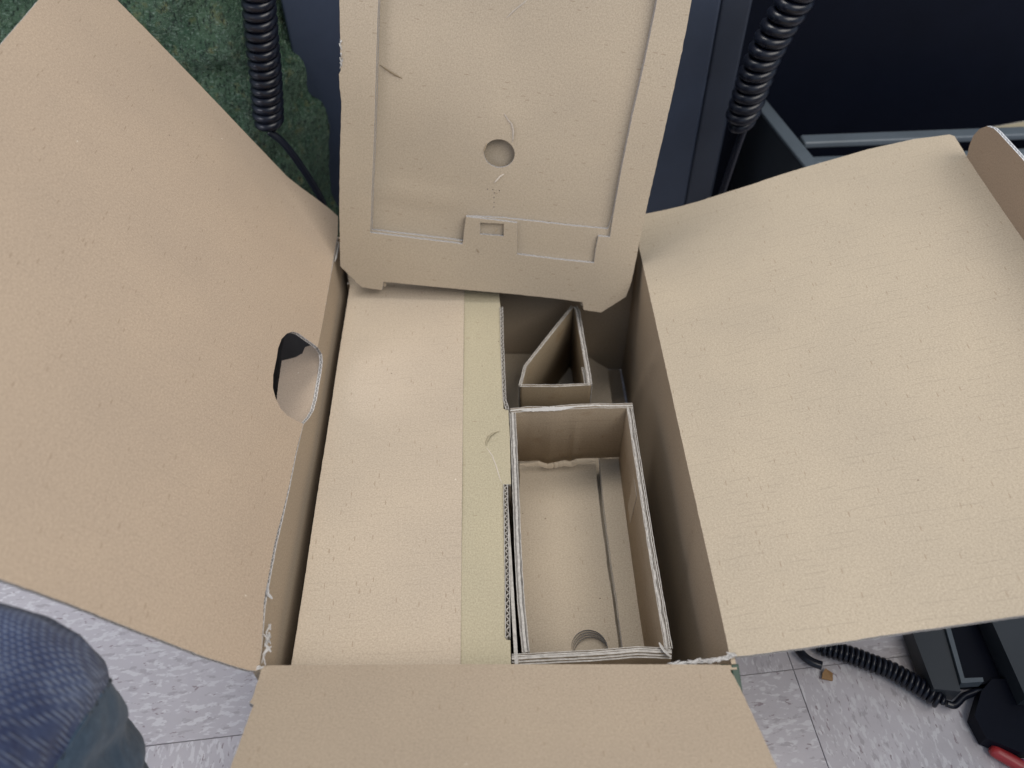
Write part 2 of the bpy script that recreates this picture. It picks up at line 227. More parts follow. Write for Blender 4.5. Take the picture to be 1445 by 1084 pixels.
# ------------------------------------------------------------------ helpers
def tag(o, label=None, cat=None, group=None, kind=None):
    if label: o['label'] = label
    if cat: o['category'] = cat
    if group: o['group'] = group
    if kind: o['kind'] = kind
    return o
def empty(name, loc=(0, 0, 0)):
    o = bpy.data.objects.new(name, None); col.objects.link(o); o.location = loc; o.empty_display_size = .05; return o
def link(name, me, parent=None, mats=()):
    for k in mats: me.materials.append(k)
    o = bpy.data.objects.new(name, me); col.objects.link(o)
    if parent is not None:
        o.parent = parent; o.matrix_parent_inverse = parent.matrix_world.inverted() if False else Matrix.Translation(-parent.location)
    return o
def fr3(k): return [Vector(v) for v in G[k]]
def inside(p, poly):
    x, y = p; c = False; n = len(poly)
    for i in range(n):
        x1, y1 = poly[i]; x2, y2 = poly[i-1]
        if (y1 > y) != (y2 > y) and x < (x2-x1)*(y-y1)/(y2-y1)+x1: c = not c
    return c
def resample(pts, step, closed=True, rag=0.0, seed=0.0):
    out = []; n = len(pts)
    for i in range(n if closed else n-1):
        a = Vector(pts[i]).to_2d(); b = Vector(pts[(i+1) % n]).to_2d(); L = (b-a).length
        if L < 1e-7: continue
        k = max(1, int(L/step)); nn = Vector((-(b-a).y, (b-a).x))/L
        for j in range(k):
            p = a.lerp(b, j/k)
            if rag and j:
                p = p + nn*rag*(noise.noise(Vector((p.x*180+seed, p.y*180, seed)))*1.2 + noise.noise(Vector((p.x*700, p.y*700+seed, 3)))*.7)
            out.append((p.x, p.y))
    if not closed: out.append(tuple(pts[-1][:2]))
    return out
def panel(name, outline, frame, t, front, parent=None, holes=(), disp=None, grid=.02, rag=.0003, side=1, edge='edge', back=None, step=.004, seed=0.0, depth=0.0):
    """a sheet of board: outline (2D, metres) in a plane frame, real thickness, ragged cut edges"""
    O, U, V, N = frame
    loops = [resample(outline, step, True, rag, seed)] + [resample(h, min(step, .003), True, rag*.6, seed+1) for h in holes]
    vs = []; es = []
    for lp in loops:
        k = len(vs); vs += [Vector(p) for p in lp]; es += [(k+i, k+(i+1) % len(lp)) for i in range(len(lp))]
    if disp:
        xs = [p[0] for p in loops[0]]; ys = [p[1] for p in loops[0]]
        x = min(xs)
        while x < max(xs):
            y = min(ys)
            while y < max(ys):
                p = (x+.13*grid*math.sin(y*91), y+.13*grid*math.cos(x*77))
                if inside(p, loops[0]) and not any(inside(p, h) for h in loops[1:]): vs.append(Vector(p))
                y += grid
            x += grid
    ov, oe, of, a1, a2, a3 = delaunay_2d_cdt(vs, es, [], 0, 1e-6)
    tris = []
    for f in of:
        c = sum((ov[i] for i in f), Vector((0, 0)))/len(f)
        if inside(c, loops[0]) and not any(inside(c, h) for h in loops[1:]): tris.append(f)
    d = disp or (lambda x, y: 0.0)
    P = lambda p, dd: O + U*p[0] + V*p[1] + N*(d(p[0], p[1]) + side*dd)
    bm = bmesh.new(); uvl = bm.loops.layers.uv.new('UVMap')
    fv = [bm.verts.new(P(p, -depth)) for p in ov]; bv = [bm.verts.new(P(p, -depth-t)) for p in ov]
    for f in tris:
        try:
            a = bm.faces.new([fv[i] for i in f]); a.material_index = 0; a.smooth = True
            for l, i in zip(a.loops, f): l[uvl].uv = ov[i]
            a2_ = bm.faces.new([bv[i] for i in reversed(f)]); a2_.material_index = 2; a2_.smooth = True
            for l, i in zip(a2_.loops, reversed(f)): l[uvl].uv = ov[i]
        except ValueError: pass
    cnt = {}
    for f in tris:
        for i in range(len(f)):
            e = (f[i], f[(i+1) % len(f)]); cnt[e] = 1
    for lp_i, lp in enumerate(loops):
        s = 0.0
        n = len(lp)
        top = [bm.verts.new(P(p, -depth)) for p in lp]; bot = [bm.verts.new(P(p, -depth-t)) for p in lp]
        for i in range(n):
            j = (i+1) % n; L = (Vector(lp[i])-Vector(lp[j])).length
            fc = bm.faces.new((top[i], bot[i], bot[j], top[j])); fc.material_index = 1
            for l, uvv in zip(fc.loops, ((s, 0), (s, 1), (s+L, 1), (s+L, 0))): l[uvl].uv = uvv
            s += L
    me = bpy.data.meshes.new(name); bmesh.ops.recalc_face_normals(bm, faces=bm.faces); bm.to_mesh(me); bm.free()
    return link(name, me, parent, (M[front], M[edge], M[back or front]))
def sheets(name, path, specs, zt, zb, parent, top='liner', sidem='tray', seed=0.0, zbot_fn=None, step=.003, zfn=None):
    """upright layered board standing on a floor-plan path. specs: (offset, thickness, lateral jitter, top drop)"""
    p = resample(path, step, False)
    bm = bmesh.new(); uvl = bm.loops.layers.uv.new('UVMap')
    n = len(p)
    nor = []
    for i in range(n):
        a = Vector(p[max(0, i-1)]); b = Vector(p[min(n-1, i+1)]); d = (b-a).normalized(); nor.append(Vector((-d.y, d.x)))
    L = [0]
    for i in range(1, n): L.append(L[-1]+(Vector(p[i])-Vector(p[i-1])).length)
    for si, (off, th, jit, drop) in enumerate(specs):
        rows = []
        for i in range(n):
            nz = noise.noise(Vector((L[i]*90, si*3.7+seed, 1)))*.7 + noise.noise(Vector((L[i]*330, si*9.1+seed, 5)))*.5
            nz2 = noise.noise(Vector((L[i]*140, si*5.3+seed, 9))) + .6*noise.noise(Vector((L[i]*500, si*2.3+seed, 4)))
            o = off + jit*nz; z = zt - drop + jit*.9*nz2 + (zfn(L[i]) if zfn else 0)
            a = Vector(p[i])+nor[i]*(o-th/2); b = Vector(p[i])+nor[i]*(o+th/2)
            c0 = Vector(p[i])+nor[i]*(off-th/2); c1 = Vector(p[i])+nor[i]*(off+th/2)
            zbb = zbot_fn(L[i]) if zbot_fn else zb
            zm = z-.005
            rows.append(((a.x, a.y, z), (b.x, b.y, z+jit*.3*nz), (c1.x, c1.y, zm), (c1.x, c1.y, zbb), (c0.x, c0.y, zbb), (c0.x, c0.y, zm)))
        vv = [[bm.verts.new(q) for q in r] for r in rows]
        vt = [[bm.verts.new(r[0]), bm.verts.new(r[1])] for r in rows]
        for i in range(n-1):
            f = bm.faces.new((vt[i][0], vt[i][1], vt[i+1][1], vt[i+1][0])); f.material_index = 0
            for l in f.loops: l[uvl].uv = (l.vert.co.x, l.vert.co.y)
            for k in range(1, 6):
                k2 = (k+1) % 6
                f = bm.faces.new((vv[i][k], vv[i][k2], vv[i+1][k2], vv[i+1][k])); f.material_index = 1; f.smooth = True
                zz = [vv[i][k].co.z, vv[i][k2].co.z, vv[i+1][k2].co.z, vv[i+1][k].co.z]; ll = [L[i], L[i], L[i+1], L[i+1]]
                for l, z_, l_ in zip(f.loops, zz, ll): l[uvl].uv = (l_, z_)
        for e in (0, n-1):
            f = bm.faces.new(vv[e]); f.material_index = 0
    bmesh.ops.recalc_face_normals(bm, faces=bm.faces)
    me = bpy.data.meshes.new(name); bm.to_mesh(me); bm.free()
    return link(name, me, parent, (M[top], M[sidem]))
def fluted(name, path, t, zt, zb, parent, pitch=.0062, sidem='brown', seed=0.0):
    """upright corrugated strip: two liners and the wavy medium between them, all as geometry"""
    o = sheets(name, path, [(-t/2, .0006, .0003, 0), (t/2, .0006, .0003, 0)], zt, zb, parent, 'liner', sidem, seed)
    p = resample(path, .0007, False); bm = bmesh.new(); L = 0; prev = None; n = len(p)
    for i in range(n):
        a = Vector(p[max(0, i-1)]); b = Vector(p[min(n-1, i+1)]); d = (b-a).normalized(); nn = Vector((-d.y, d.x))
        if i: L += (Vector(p[i])-Vector(p[i-1])).length
        off = math.sin(2*math.pi*L/pitch + 1.2*noise.noise(Vector((L*60, seed, 0))))*(t/2-.0005)
        c = Vector(p[i])+nn*off; th = .00028
        q = [bm.verts.new((*(c-d*th), zt-.0003)), bm.verts.new((*(c+d*th), zt-.0003)), bm.verts.new((*(c+d*th), zt-.012)), bm.verts.new((*(c-d*th), zt-.012))]
        if prev:
            for k in range(4): bm.faces.new((prev[k], prev[(k+1) % 4], q[(k+1) % 4], q[k]))
        prev = q
    bmesh.ops.recalc_face_normals(bm, faces=bm.faces)
    me = bpy.data.meshes.new('flute'); bm.to_mesh(me); bm.free(); link('flute', me, o, (M['medium'],)); return o
def ribbon(name, pts, width, lift, parent, mat='torn', seed=0.0, step=.0015, curl=0.0):
    """a torn, lifted sliver of paper along 3D points; one side stays down, the other lifts"""
    bm = bmesh.new(); P = [Vector(p[0]) for p in pts]; N = [Vector(p[1]) for p in pts]
    Q = []
    for i in range(len(P)-1):
        k = max(1, int((P[i+1]-P[i]).length/step))
        for j in range(k): Q.append((P[i].lerp(P[i+1], j/k), N[i]))
    Q.append((P[-1], N[-1])); n = len(Q); prev = None
    for i, (p, nn) in enumerate(Q):
        d = (Q[min(i+1, n-1)][0]-Q[max(i-1, 0)][0]).normalized(); s = nn.cross(d).normalized()
        f = math.sin(math.pi*(i+.35)/(n+.0)) ** .6 if n > 1 else 1
        f = max(.12, f)*(1+.5*noise.noise(Vector((i*.7, seed, 0))))
        a = p + nn*.0002 - s*width*.5*f; m_ = p + nn*(lift*.8*f) ; b = p + nn*lift*f + s*width*.5*f
        row = [bm.verts.new(x) for x in (a, m_, b, b-nn*.0003, m_-nn*.0004)]
        if prev:
            for k in range(5): bm.faces.new((prev[k], prev[(k+1) % 5], row[(k+1) % 5], row[k]))
        prev = row
    bmesh.ops.recalc_face_normals(bm, faces=bm.faces)
    me = bpy.data.meshes.new(name); bm.to_mesh(me); bm.free(); return link(name, me, parent, (M[mat] if isinstance(mat, str) else mat,))
def interp(tab, u):
    tab = sorted(tab)
    if u <= tab[0][0]: return tab[0][1]
    for (u0, n0), (u1, n1) in zip(tab, tab[1:]):
        if u <= u1: return n0+(n1-n0)*(u-u0)/max(1e-9, u1-u0)
    return tab[-1][1]
def onframe(fr, pts, dz=0.0):
    O, U, V, N = fr; return [(O+U*p[0]+V*p[1]+N*dz, N) for p in pts]
def box_bm(bm, c, s, bev=0.0, rot=None):
    r = bmesh.ops.create_cube(bm, size=1); vs = r['verts']
    for v in vs: v.co = Vector((v.co.x*s[0], v.co.y*s[1], v.co.z*s[2]))
    if bev: 
        es = list({e for v in vs for e in v.link_edges}); rr = bmesh.ops.bevel(bm, geom=es, offset=bev, segments=3, affect='EDGES', profile=.5); vs = list({v for f in rr['faces'] for v in f.verts} | {v for v in vs if v.is_valid})
    for v in vs:
        if rot: v.co = rot @ v.co
        v.co += Vector(c)
def box(name, c, s, mat, parent=None, bev=.002, rot=None):
    bm = bmesh.new(); box_bm(bm, c, s, bev, rot)
    me = bpy.data.meshes.new(name); bm.to_mesh(me); bm.free()
    for p in me.polygons: p.use_smooth = False
    return link(name, me, parent, (mat,))
def spline(pts, n):
    P = [Vector(p) for p in pts]; P = [P[0]*2-P[1]]+P+[P[-1]*2-P[-2]]; out = []
    for i in range(1, len(P)-2):
        for j in range(n):
            t = j/n; a, b, c, d = P[i-1:i+3]
            out.append(.5*((2*b)+(c-a)*t+(2*a-5*b+4*c-d)*t*t+(3*b-a-3*c+d)*t**3))
    out.append(P[-2]); return out
def sweep(path, radii, seg, bm, shape=None):
    n = len(path); up = Vector((.13, .31, .94)); prev = None; rings = []
    T0 = (path[1]-path[0]).normalized(); U = T0.orthogonal().normalized()
    for i in range(n):
        T = (path[min(i+1, n-1)]-path[max(i-1, 0)]).normalized(); U = (U - T*U.dot(T)).normalized(); W = T.cross(U)
        r = radii[i] if isinstance(radii, (list, tuple)) else radii
        ring = []
        for k in range(seg):
            a = 2*math.pi*k/seg; q = path[i]+(U*math.cos(a)+W*math.sin(a))*r
            if shape: q = shape(q, i/(n-1), a)
            ring.append(bm.verts.new(q))
        if prev:
            for k in range(seg):
                f = bm.faces.new((prev[k], prev[(k+1) % seg], ring[(k+1) % seg], ring[k])); f.smooth = True
        prev = ring; rings.append(ring)
    bm.faces.new(rings[0][::-1]); bm.faces.new(rings[-1])
    return rings
def tube(name, pts, r, mat, parent=None, seg=10, n=10):
    bm = bmesh.new(); sweep(spline(pts, n), r, seg, bm); me = bpy.data.meshes.new(name); bm.to_mesh(me); bm.free(); return link(name, me, parent, (mat,))
def coil(name, pts, Rc, r, pitch, mat, parent=None, seg=10, per=22, tilt=0.0):
    c = spline(pts, 24); L = [0]
    for i in range(1, len(c)): L.append(L[-1]+(c[i]-c[i-1]).length)
    tot = L[-1]; N = int(tot/pitch*per); path = []; U = (c[1]-c[0]).orthogonal().normalized(); j = 0
    for k in range(N+1):
        s = tot*k/N
        while j < len(L)-2 and L[j+1] < s: j += 1
        p = c[j].lerp(c[j+1], (s-L[j])/max(1e-9, L[j+1]-L[j])); T = (c[min(j+2, len(c)-1)]-c[max(j-1, 0)]).normalized()
        U = (U-T*U.dot(T)).normalized(); W = T.cross(U); a = 2*math.pi*k/per
        e = min(1, k/per*1.2, (N-k)/per*1.2); rr = Rc*(.35+.65*e)*(1+.05*noise.noise(Vector((k*.02, Rc*100, 0))))
        path.append(p+(U*math.cos(a)+W*math.sin(a))*rr + T*tilt*math.cos(a)*Rc)
    bm = bmesh.new(); sweep(path, r, seg, bm); me = bpy.data.meshes.new(name); bm.to_mesh(me); bm.free(); return link(name, me, parent, (mat,))

# ------------------------------------------------------------------ the shipping box
BZ = -.215
NL, FL, FR, NR = [Vector(p) for p in G['rim']]
boxo = empty('cardboard_box', (0, .5, BZ)); tag(boxo, 'open brown cardboard shipping box with its wide flaps spread out', 'cardboard box')
TB = .0034
def warp(a, fu, fv, ph): return lambda x, y: a*(math.sin(x*fu+ph)*math.cos(y*fv+ph*.7))*min(1, abs(y)/.06)
def crease(f, x0, amp, wd): return lambda x, y: f(x, y)+amp*math.exp(-((x-x0)/wd)**2)
LF = fr3('lf'); RF = fr3('rf'); NF = fr3('nf'); TK = fr3('tk'); LW = fr3('lw')
lw0 = warp(.0035, 7, 9, .4)
flap_l = panel('flap', G['lf_out'], LF, TB, 'box', boxo, disp=lambda x, y: lw0(x, y)-.010*max(0, (x-.36)/.18)**2*min(1, y/.08), grid=.02, seed=2)
flap_l['label'] = 'left flap with a rounded handle cut-out at its fold'
def tz(fr, pts3):
    O, U, V, N = fr; return [((Vector(p)-O).dot(U), (Vector(p)-O).dot(V), (Vector(p)-O).dot(N)) for p in pts3]
# left wall
a = tz(LW, G['lf_hinge3']); b = tz(LW, G['lf_hinge3b'])
Llen = (FL-NL).length
top = [(0, .0)]+[(u, z) for u, z, n in a[1:]]+[tuple(p) for p in G['lw_notch'][1:-1]]+[(u, z) for u, z, n in b]+[(Llen, 0)]
bul = [(u, n) for u, z, n in a+b]
top = [(u, min(z, 0.0) if (u < .3 or u > .42) else z) for u, z in top]
panel('side_wall', top+[(Llen, BZ), (0, BZ)], LW, TB, 'boxwall', boxo, disp=lambda x, y: interp(bul, x)*max(0, 1+y/.12) if y > -.12 else 0, grid=.018, seed=4)
# handle tab cut from the wall and folded outwards
TBf = fr3('tb')
tab = panel('handle_tab', [(x, max(y, .0005)) for x, y in G['tb_out']], TBf, .003, 'box', boxo, disp=lambda x, y: -.004*(y/.05)**2, grid=.008, seed=5); tab['label'] = 'folded-out tab in the handle hole'
# right wall
rh = [Vector(p) for p in G['rf_hinge3']]
fr = (FR, (NR-FR).normalized(), Vector((0, 0, 1)), (NR-FR).normalized().cross(Vector((0, 0, 1))))
RL = (NR-FR).length
tt_ = tz(fr, [tuple(p) for p in reversed(rh)]); bulr = [(u, n) for u, z, n in tt_]
if fr[3].x > 0: fr = (fr[0], fr[1], fr[2], -fr[3]); bulr = [(u, -n) for u, n in bulr]
panel('side_wall', [(0, 0)]+[(u, min(0, z)) for u, z, n in tt_ if 0 < u < RL]+[(RL, 0), (RL, BZ), (-.006, BZ), (-.006, -.001)], fr, TB, 'boxwall', boxo,
      edge='boxwall', disp=lambda x, y: interp(bulr, x)*max(0, 1+y/.1) + min(1, -y/.03)*(.0022*math.exp(-((x-.17-.4*y)/.006)**2) - .0018*math.exp(-((x-.36+.3*y)/.008)**2)+.0015*math.sin(x*21+y*13)), grid=.010, seed=6)
def wall2(A, B, name, seed, zt=-.002):
    U = (B-A).normalized(); N = U.cross(Vector((0, 0, 1)))
    if N.dot(Vector((0, .5, 0))-A) < 0: N = -N
    L = (B-A).length
    return panel(name, [(-.005, zt), (L+.005, zt), (L+.005, BZ), (-.005, BZ)], (A, U, Vector((0, 0, 1)), N), TB, 'boxwall', boxo, edge='boxwall', disp=lambda x, y: .0015*math.sin(x*17)*math.sin(y*20), grid=.02, seed=seed)
wall2(FL, FR, 'back_wall', 8); wall2(NL, NR, 'front_wall', 9)
panel('bottom_panel', [(-.178, .255), (.168, .238), (.181, .733), (-.167, .77)], (Vector((0, 0, BZ+.004)), Vector((1, 0, 0)), Vector((0, 1, 0)), Vector((0, 0, 1))), TB, 'boxwall', boxo, seed=10)
flap_r = panel('flap', G['rf_out'], RF, TB, 'rightflap', boxo, side=-1, disp=lambda x, y: -lw0(x+.2, y)*.8-.005*math.exp(-((y-.16)/.09)**2)*max(0, x/.5), grid=.02, seed=11)
flap_r['label'] = 'right flap lying nearly flat'
tk = panel('tuck_flap', G['tk_out']+[[-.0, .062], [0, 0]], TK, TB, 'tuck', flap_r, side=-1, disp=lambda x, y: .002*math.sin(x*12), grid=.02, seed=12, edge='edgec')
flap_n = panel('flap', G['nf_out'], NF, TB, 'nearflap_shaded', boxo, side=-1, disp=lambda x, y: -.0016*math.exp(-((y-.004)/.004)**2)+.003*math.sin(x*9)*min(1, y/.05), grid=.014, seed=13)
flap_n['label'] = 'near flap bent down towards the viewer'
# torn liner at the two near corners and at the far end of the left fold
Zv = Vector((0, 0, 1))
def tp(pts): return [(Vector(p), Vector((.1, -.25, .96)).normalized()) for p in pts]
def frayed(name, pts, n, wd, parent, mat, seed, spread=.004):
    rnd = random.Random(seed); bmj = bmesh.new()
    for i in range(n):
        t = rnd.random(); k = min(len(pts)-2, int(t*(len(pts)-1))); f = t*(len(pts)-1)-k
        c = Vector(pts[k]).lerp(Vector(pts[k+1]), f); d = (Vector(pts[k+1])-Vector(pts[k])).normalized()
        d = (d+Vector((rnd.uniform(-.5, .5), rnd.uniform(-.5, .5), rnd.uniform(-.35, .35)))).normalized()
        c += Vector((rnd.uniform(-1, 1), rnd.uniform(-1, 1), rnd.uniform(-.2, .6)))*spread*.4
        L = rnd.uniform(.5, 1.3)*spread*1.5; nn = Vector((rnd.uniform(-.5, .5), rnd.uniform(-.8, .2), 1)).normalized()
        pp = [(c-d*L, nn), (c+nn*.001*rnd.random(), nn), (c+d*L, nn)]
        o = ribbon('x', pp, wd*rnd.uniform(.6, 1.3), rnd.uniform(.0, .0014), None, mat, seed=seed+i)
        bmj.from_mesh(o.data); me_ = o.data; bpy.data.objects.remove(o); bpy.data.meshes.remove(me_)
    me = bpy.data.meshes.new(name); bmj.to_mesh(me); bmj.free(); return link(name, me, parent, (M[mat],))
frayed('torn_edge', [NL+Vector((.003, .030, .001)), NL+Vector((.004, .012, .001)), NL+Vector((.001, -.002, .001)), NL+Vector((-.006, -.003, .001))], 22, .0015, boxo, 'torn', 1, .0026)
frayed('torn_edge', [NR+Vector((-.055, .002, -.002)), NR+Vector((-.03, .003, .0)), NR+Vector((-.008, .003, .001)), NR+Vector((.004, .006, .002))], 90, .0011, boxo, 'torn', 2, .0024)
for k, (pp, wd, lf_) in enumerate([
    ([NL+Vector((-.004, .068, .001)), NL+Vector((-.002, .058, .002)), NL+Vector((.002, .054, .001))], .0028, .0015)]):
    ribbon('torn_edge', tp(pp), wd, lf_, boxo, 'torn', seed=k*2.3)
a_, b_ = [Vector(G['lf_hinge3b'][-2]), Vector(G['lf_hinge3b'][-1])]
ribbon('torn_edge', [(a_.lerp(b_, .3)+Vector((.002, 0, 0)), Vector((.8, 0, .6))), (b_+Vector((.003, -.002, 0)), Vector((.8, 0, .6))), (b_+Vector((.002, .005, 0)), Vector((.8, 0, .6)))], .004, .002, boxo, 'torn', 3)

# ------------------------------------------------------------------ flat inner box (left) under the hand of the viewer
INS = fr3('in')
ins = empty('cardboard_insert', (-.07, .5, -.187)); tag(ins, 'long flat-topped cardboard insert filling the left half of the box', 'cardboard insert')
panel('top_panel', G['in_pink'], INS, .0022, 'pink', ins, disp=lambda x, y: .0007*math.sin(y*33)+.0006*math.exp(-((y-.475)/.003)**2)*1.5, grid=.012, rag=.0002, seed=20)
yl = panel('overlap_panel', G['in_yel'], INS, .003, 'yellow', ins, disp=lambda x, y: .0004*math.sin(y*25), grid=.015, rag=.0003, depth=.0026, seed=21); yl['label'] = 'yellowish strip with two slots in its edge'
fluted('locking_strip', G['in_s1'], .0030, -.0462, -.12, ins, seed=1.0)
fluted('locking_strip', G['in_s2'], .0036, -.0462, -.12, ins, seed=7.0)
for nm, A, B in (('side_wall', (-.164, .272), (-.158, .75)), ('side_wall', (.0125, .262), (.0125, .725)), ('end_wall', (-.168, .264), (.012, .262)), ('end_wall', (-.165, .75), (.012, .727))):
    sheets(nm, [A, B], [(0, .003, 0, 0)], -.0515, -.184, ins, 'liner', 'brown')
for k, (t_, wd, lf_) in enumerate(zip(G['in_tear'], (.0030, .0010, .0010), (.0024, .0006, .0005))):
    ribbon('tear', onframe(INS, t_, -.0028), wd, lf_, ins, M['yellow'] if k != 1 else M['tornk'], seed=k)

# ------------------------------------------------------------------ die-cut plate leaning on the back wall
PL = fr3('pl')
pl = empty('die_cut_cardboard_plate', PL[0]); tag(pl, 'die-cut cardboard plate with stepped recess and round hole, leaning at the back of the box', 'cardboard plate')
pw = lambda x, y: .0022*math.sin(x*8+.6)*math.sin(y*7)+.0009*math.sin(x*23+y*31)
panel('front_frame', G['pl_out'], PL, .0040, 'plate', pl, holes=(G['pl_cutA'], G['pl_win']), disp=pw, grid=.012, rag=.0004, seed=30, edge='edgep')
shr = lambda pts, d: [((x-.115)*(1-d)+.115, (y-.2)*(1-d*.5)+.2) for x, y in pts]
cutB = [((x+.0006) if x < .0 else (x-.0004 if x > .2 else x), y) for x, y in G['pl_cutB']]
panel('middle_layer', shr(G['pl_out'], .03), PL, .0040, 'plate', pl, holes=(cutB,), disp=pw, grid=.012, rag=.0005, seed=31, depth=.0048, edge='edgep')
hx, hy, hr_ = G['pl_hole']
circ = [(hx+hr_*.00091/1.0*0+.01665*math.cos(a*math.pi/14), hy+.0152*math.sin(a*math.pi/14)) for a in range(28)]
dots = [[(x+.00055*math.cos(a*math.pi/3), y+.0008*math.sin(a*math.pi/3)) for a in range(6)] for x, y in G['pl_dots'][:14:2]]
cw = lambda x, y: pw(x, y)+.0016*math.exp(-((y-.108+.06*(x-.03))/.006)**2)*(1 if x < .07 else max(0, 1-(x-.07)/.05)) + .0012*math.exp(-((y-.2)**2+(x-.12)**2)/.0006)
pc = panel('recessed_panel', shr(G['pl_out'], .06), PL, .0028, 'plate', pl, holes=[circ]+dots, disp=cw, grid=.010, rag=.0003, seed=32, depth=.0098, edge='edgep')
panel('backing_panel', shr(G['pl_out'], .08), PL, .003, 'plate', pl, disp=pw, grid=.03, seed=33, depth=.022)
for k, t_ in enumerate(G['pl_tears']):
    dep = (-.0096, -.0096, -.0082, -.0094, -.0082, -.0086, .0004, .0004)[k]
    wd = (.0020, .0012, .0022, .0018, .0012, .0016, .0012, .0010)[k]; lf_ = (.0024, .0016, .0016, .0012, .0014, .0008, .0012, .001)[k]
    pts = [(p+N_*pw(t_[0][0], t_[0][1]), N_) for p, N_ in onframe(PL, t_, dep)]
    ribbon('tear', pts, wd, lf_, pl, M['brown'] if k in (0, 1, 4, 6, 7) else M['tornk'], seed=k)
O_, U_, V_, N_ = PL
def plp(x, y): return O_+U_*x+V_*y+N_*.0005
lft = [p for p in G['pl_out'] if p[0] < -.045 and p[1] > .1]
def near_edge(y): return interp([(p[1], p[0]) for p in lft], y)
frayed('torn_edge', [plp(near_edge(y)+.0010, y) for y in (.232, .245, .258)], 12, .0013, pl, 'torn', 21, .0018)
frayed('torn_edge', [plp(near_edge(y)+.0022, y) for y in (.326, .34)], 14, .0020, pl, 'torn', 22, .0026)

# ------------------------------------------------------------------ small open tray at lower right
tray = empty('cardboard_tray', (.08, .4, -.155)); tag(tray, 'small open-topped cardboard tray with crushed double-layer rims, right of the flat insert', 'cardboard tray')
ZT = -.050
lay = [(-.0029, .0008, .0003, 0), (-.0014, .0012, .0004, .0012), (.0000, .0011, .0004, .0002), (.0014, .0009, .0004, .0016), (.0028, .0008, .0003, .0003)]
lay2 = [(-.0027, .0007, .0004, .0004), (-.0016, .0007, .0004, .0016), (.0002, .0023, .0005, .0002), (.0021, .0006, .0003, .0016), (.0030, .0006, .0004, .0003)]
lay3 = [(-.0033, .0006, .0004, .0), (-.0018, .0018, .0008, .0006), (.0000, .0006, .0006, .0020), (.0012, .0010, .0007, .0004), (.0026, .0007, .0004, .0)]
sheets('side_wall', G['tr_L'], lay2, ZT, -.156, tray, seed=1)
sheets('side_wall', G['tr_R'], lay3, ZT, -.156, tray, seed=2)
tb_ = [(x, z) for x, z in G['tr_tear'][0]]
x0 = G['tr_B'][0][0]
sheets('back_wall', G['tr_B'], lay2, ZT, -.137, tray, seed=3, zbot_fn=lambda L: interp(tb_, x0+L) + .0)
sheets('front_wall', [(x, y-.001) for x, y in G['tr_N']], [(-.0036, .0012, .0004, .0035), (-.0018, .0016, .0004, .0022), (.0002, .0019, .0003, .0004), (.0022, .0012, .0004, .0008), (.0036, .0006, .0002, .0002)], ZT-.001, -.156, tray, seed=4)
tfr = (Vector((0, 0, -.150)), Vector((1, 0, 0)), Vector((0, 1, 0)), Vector((0, 0, 1)))
h0 = G['tf_hole']; hc = [(h0[0]-.0015+.0175*math.cos(a*math.pi/14), h0[1]-.006+.0185*math.sin(a*math.pi/14)) for a in range(28)]
for k in range(4):
    hk = [(x+.0008*k+.0002*(k%2), y-.0010*k) for x, y in hc]
    o = panel('base_panel', G['tf_left'], tfr, .0026, 'traybase', tray, holes=(hk,), disp=lambda x, y: .0008*math.sin(x*40)*math.sin(y*18), grid=.012, rag=.0004, depth=.0030*k, seed=40+k, edge='edgec')
panel('base_board', [(.022, .26), (.15, .26), (.152, .55), (.028, .55)], tfr, .002, 'traybase', tray, depth=.0122, seed=44)
gfr = (Vector((0, 0, -.143)), Vector((1, 0, 0)), Vector((0, 1, 0)), Vector((0, 0, 1)))
for k in range(3):
    o = panel('side_liner', [(x+(-.0004*k if i > 3 else 0), y) for i, (x, y) in enumerate(G['tg_right'])], gfr, .0021, 'traybase', tray, disp=lambda x, y: .006*max(0, (x-.133-.03*(y-.3))/.02)**2, grid=.008, rag=.0004, depth=.0025*k, seed=50+k, edge='edgec')
# torn liner hanging at the lower edge of the tray's back wall
pts = [(Vector((x, .526, z+.0015)), Vector((0, -.7, .7))) for x, z in G['tr_tear'][0][:9]]
ribbon('torn_edge', pts, .006, .002, tray, 'traybase', seed=5)
ribbon('torn_edge', [(Vector((.0335, .5315, ZT+.001)), Zv), (Vector((.055, .532, ZT+.001)), Zv), (Vector((.075, .5325, ZT)), Zv), (Vector((.09, .5345, ZT)), Zv)], .005, .0010, tray, 'torn', seed=6)
ribbon('torn_edge', [(Vector((.1385, .262, ZT)), Zv), (Vector((.133, .268, ZT+.001)), Zv), (Vector((.131, .275, ZT)), Zv)], .003, .0016, tray, 'torn', seed=8)
# inner glue tab on the right wall of the tray
panel('glue_flap', [(0, 0), (.07, 0), (.065, -.055), (.01, -.06)], (Vector((.1425, .50, -.066)), Vector((-.05, -1, 0)).normalized(), Vector((0, 0, 1)), Vector((-1, .05, 0)).normalized()), .0015, 'tray', tray, seed=60)

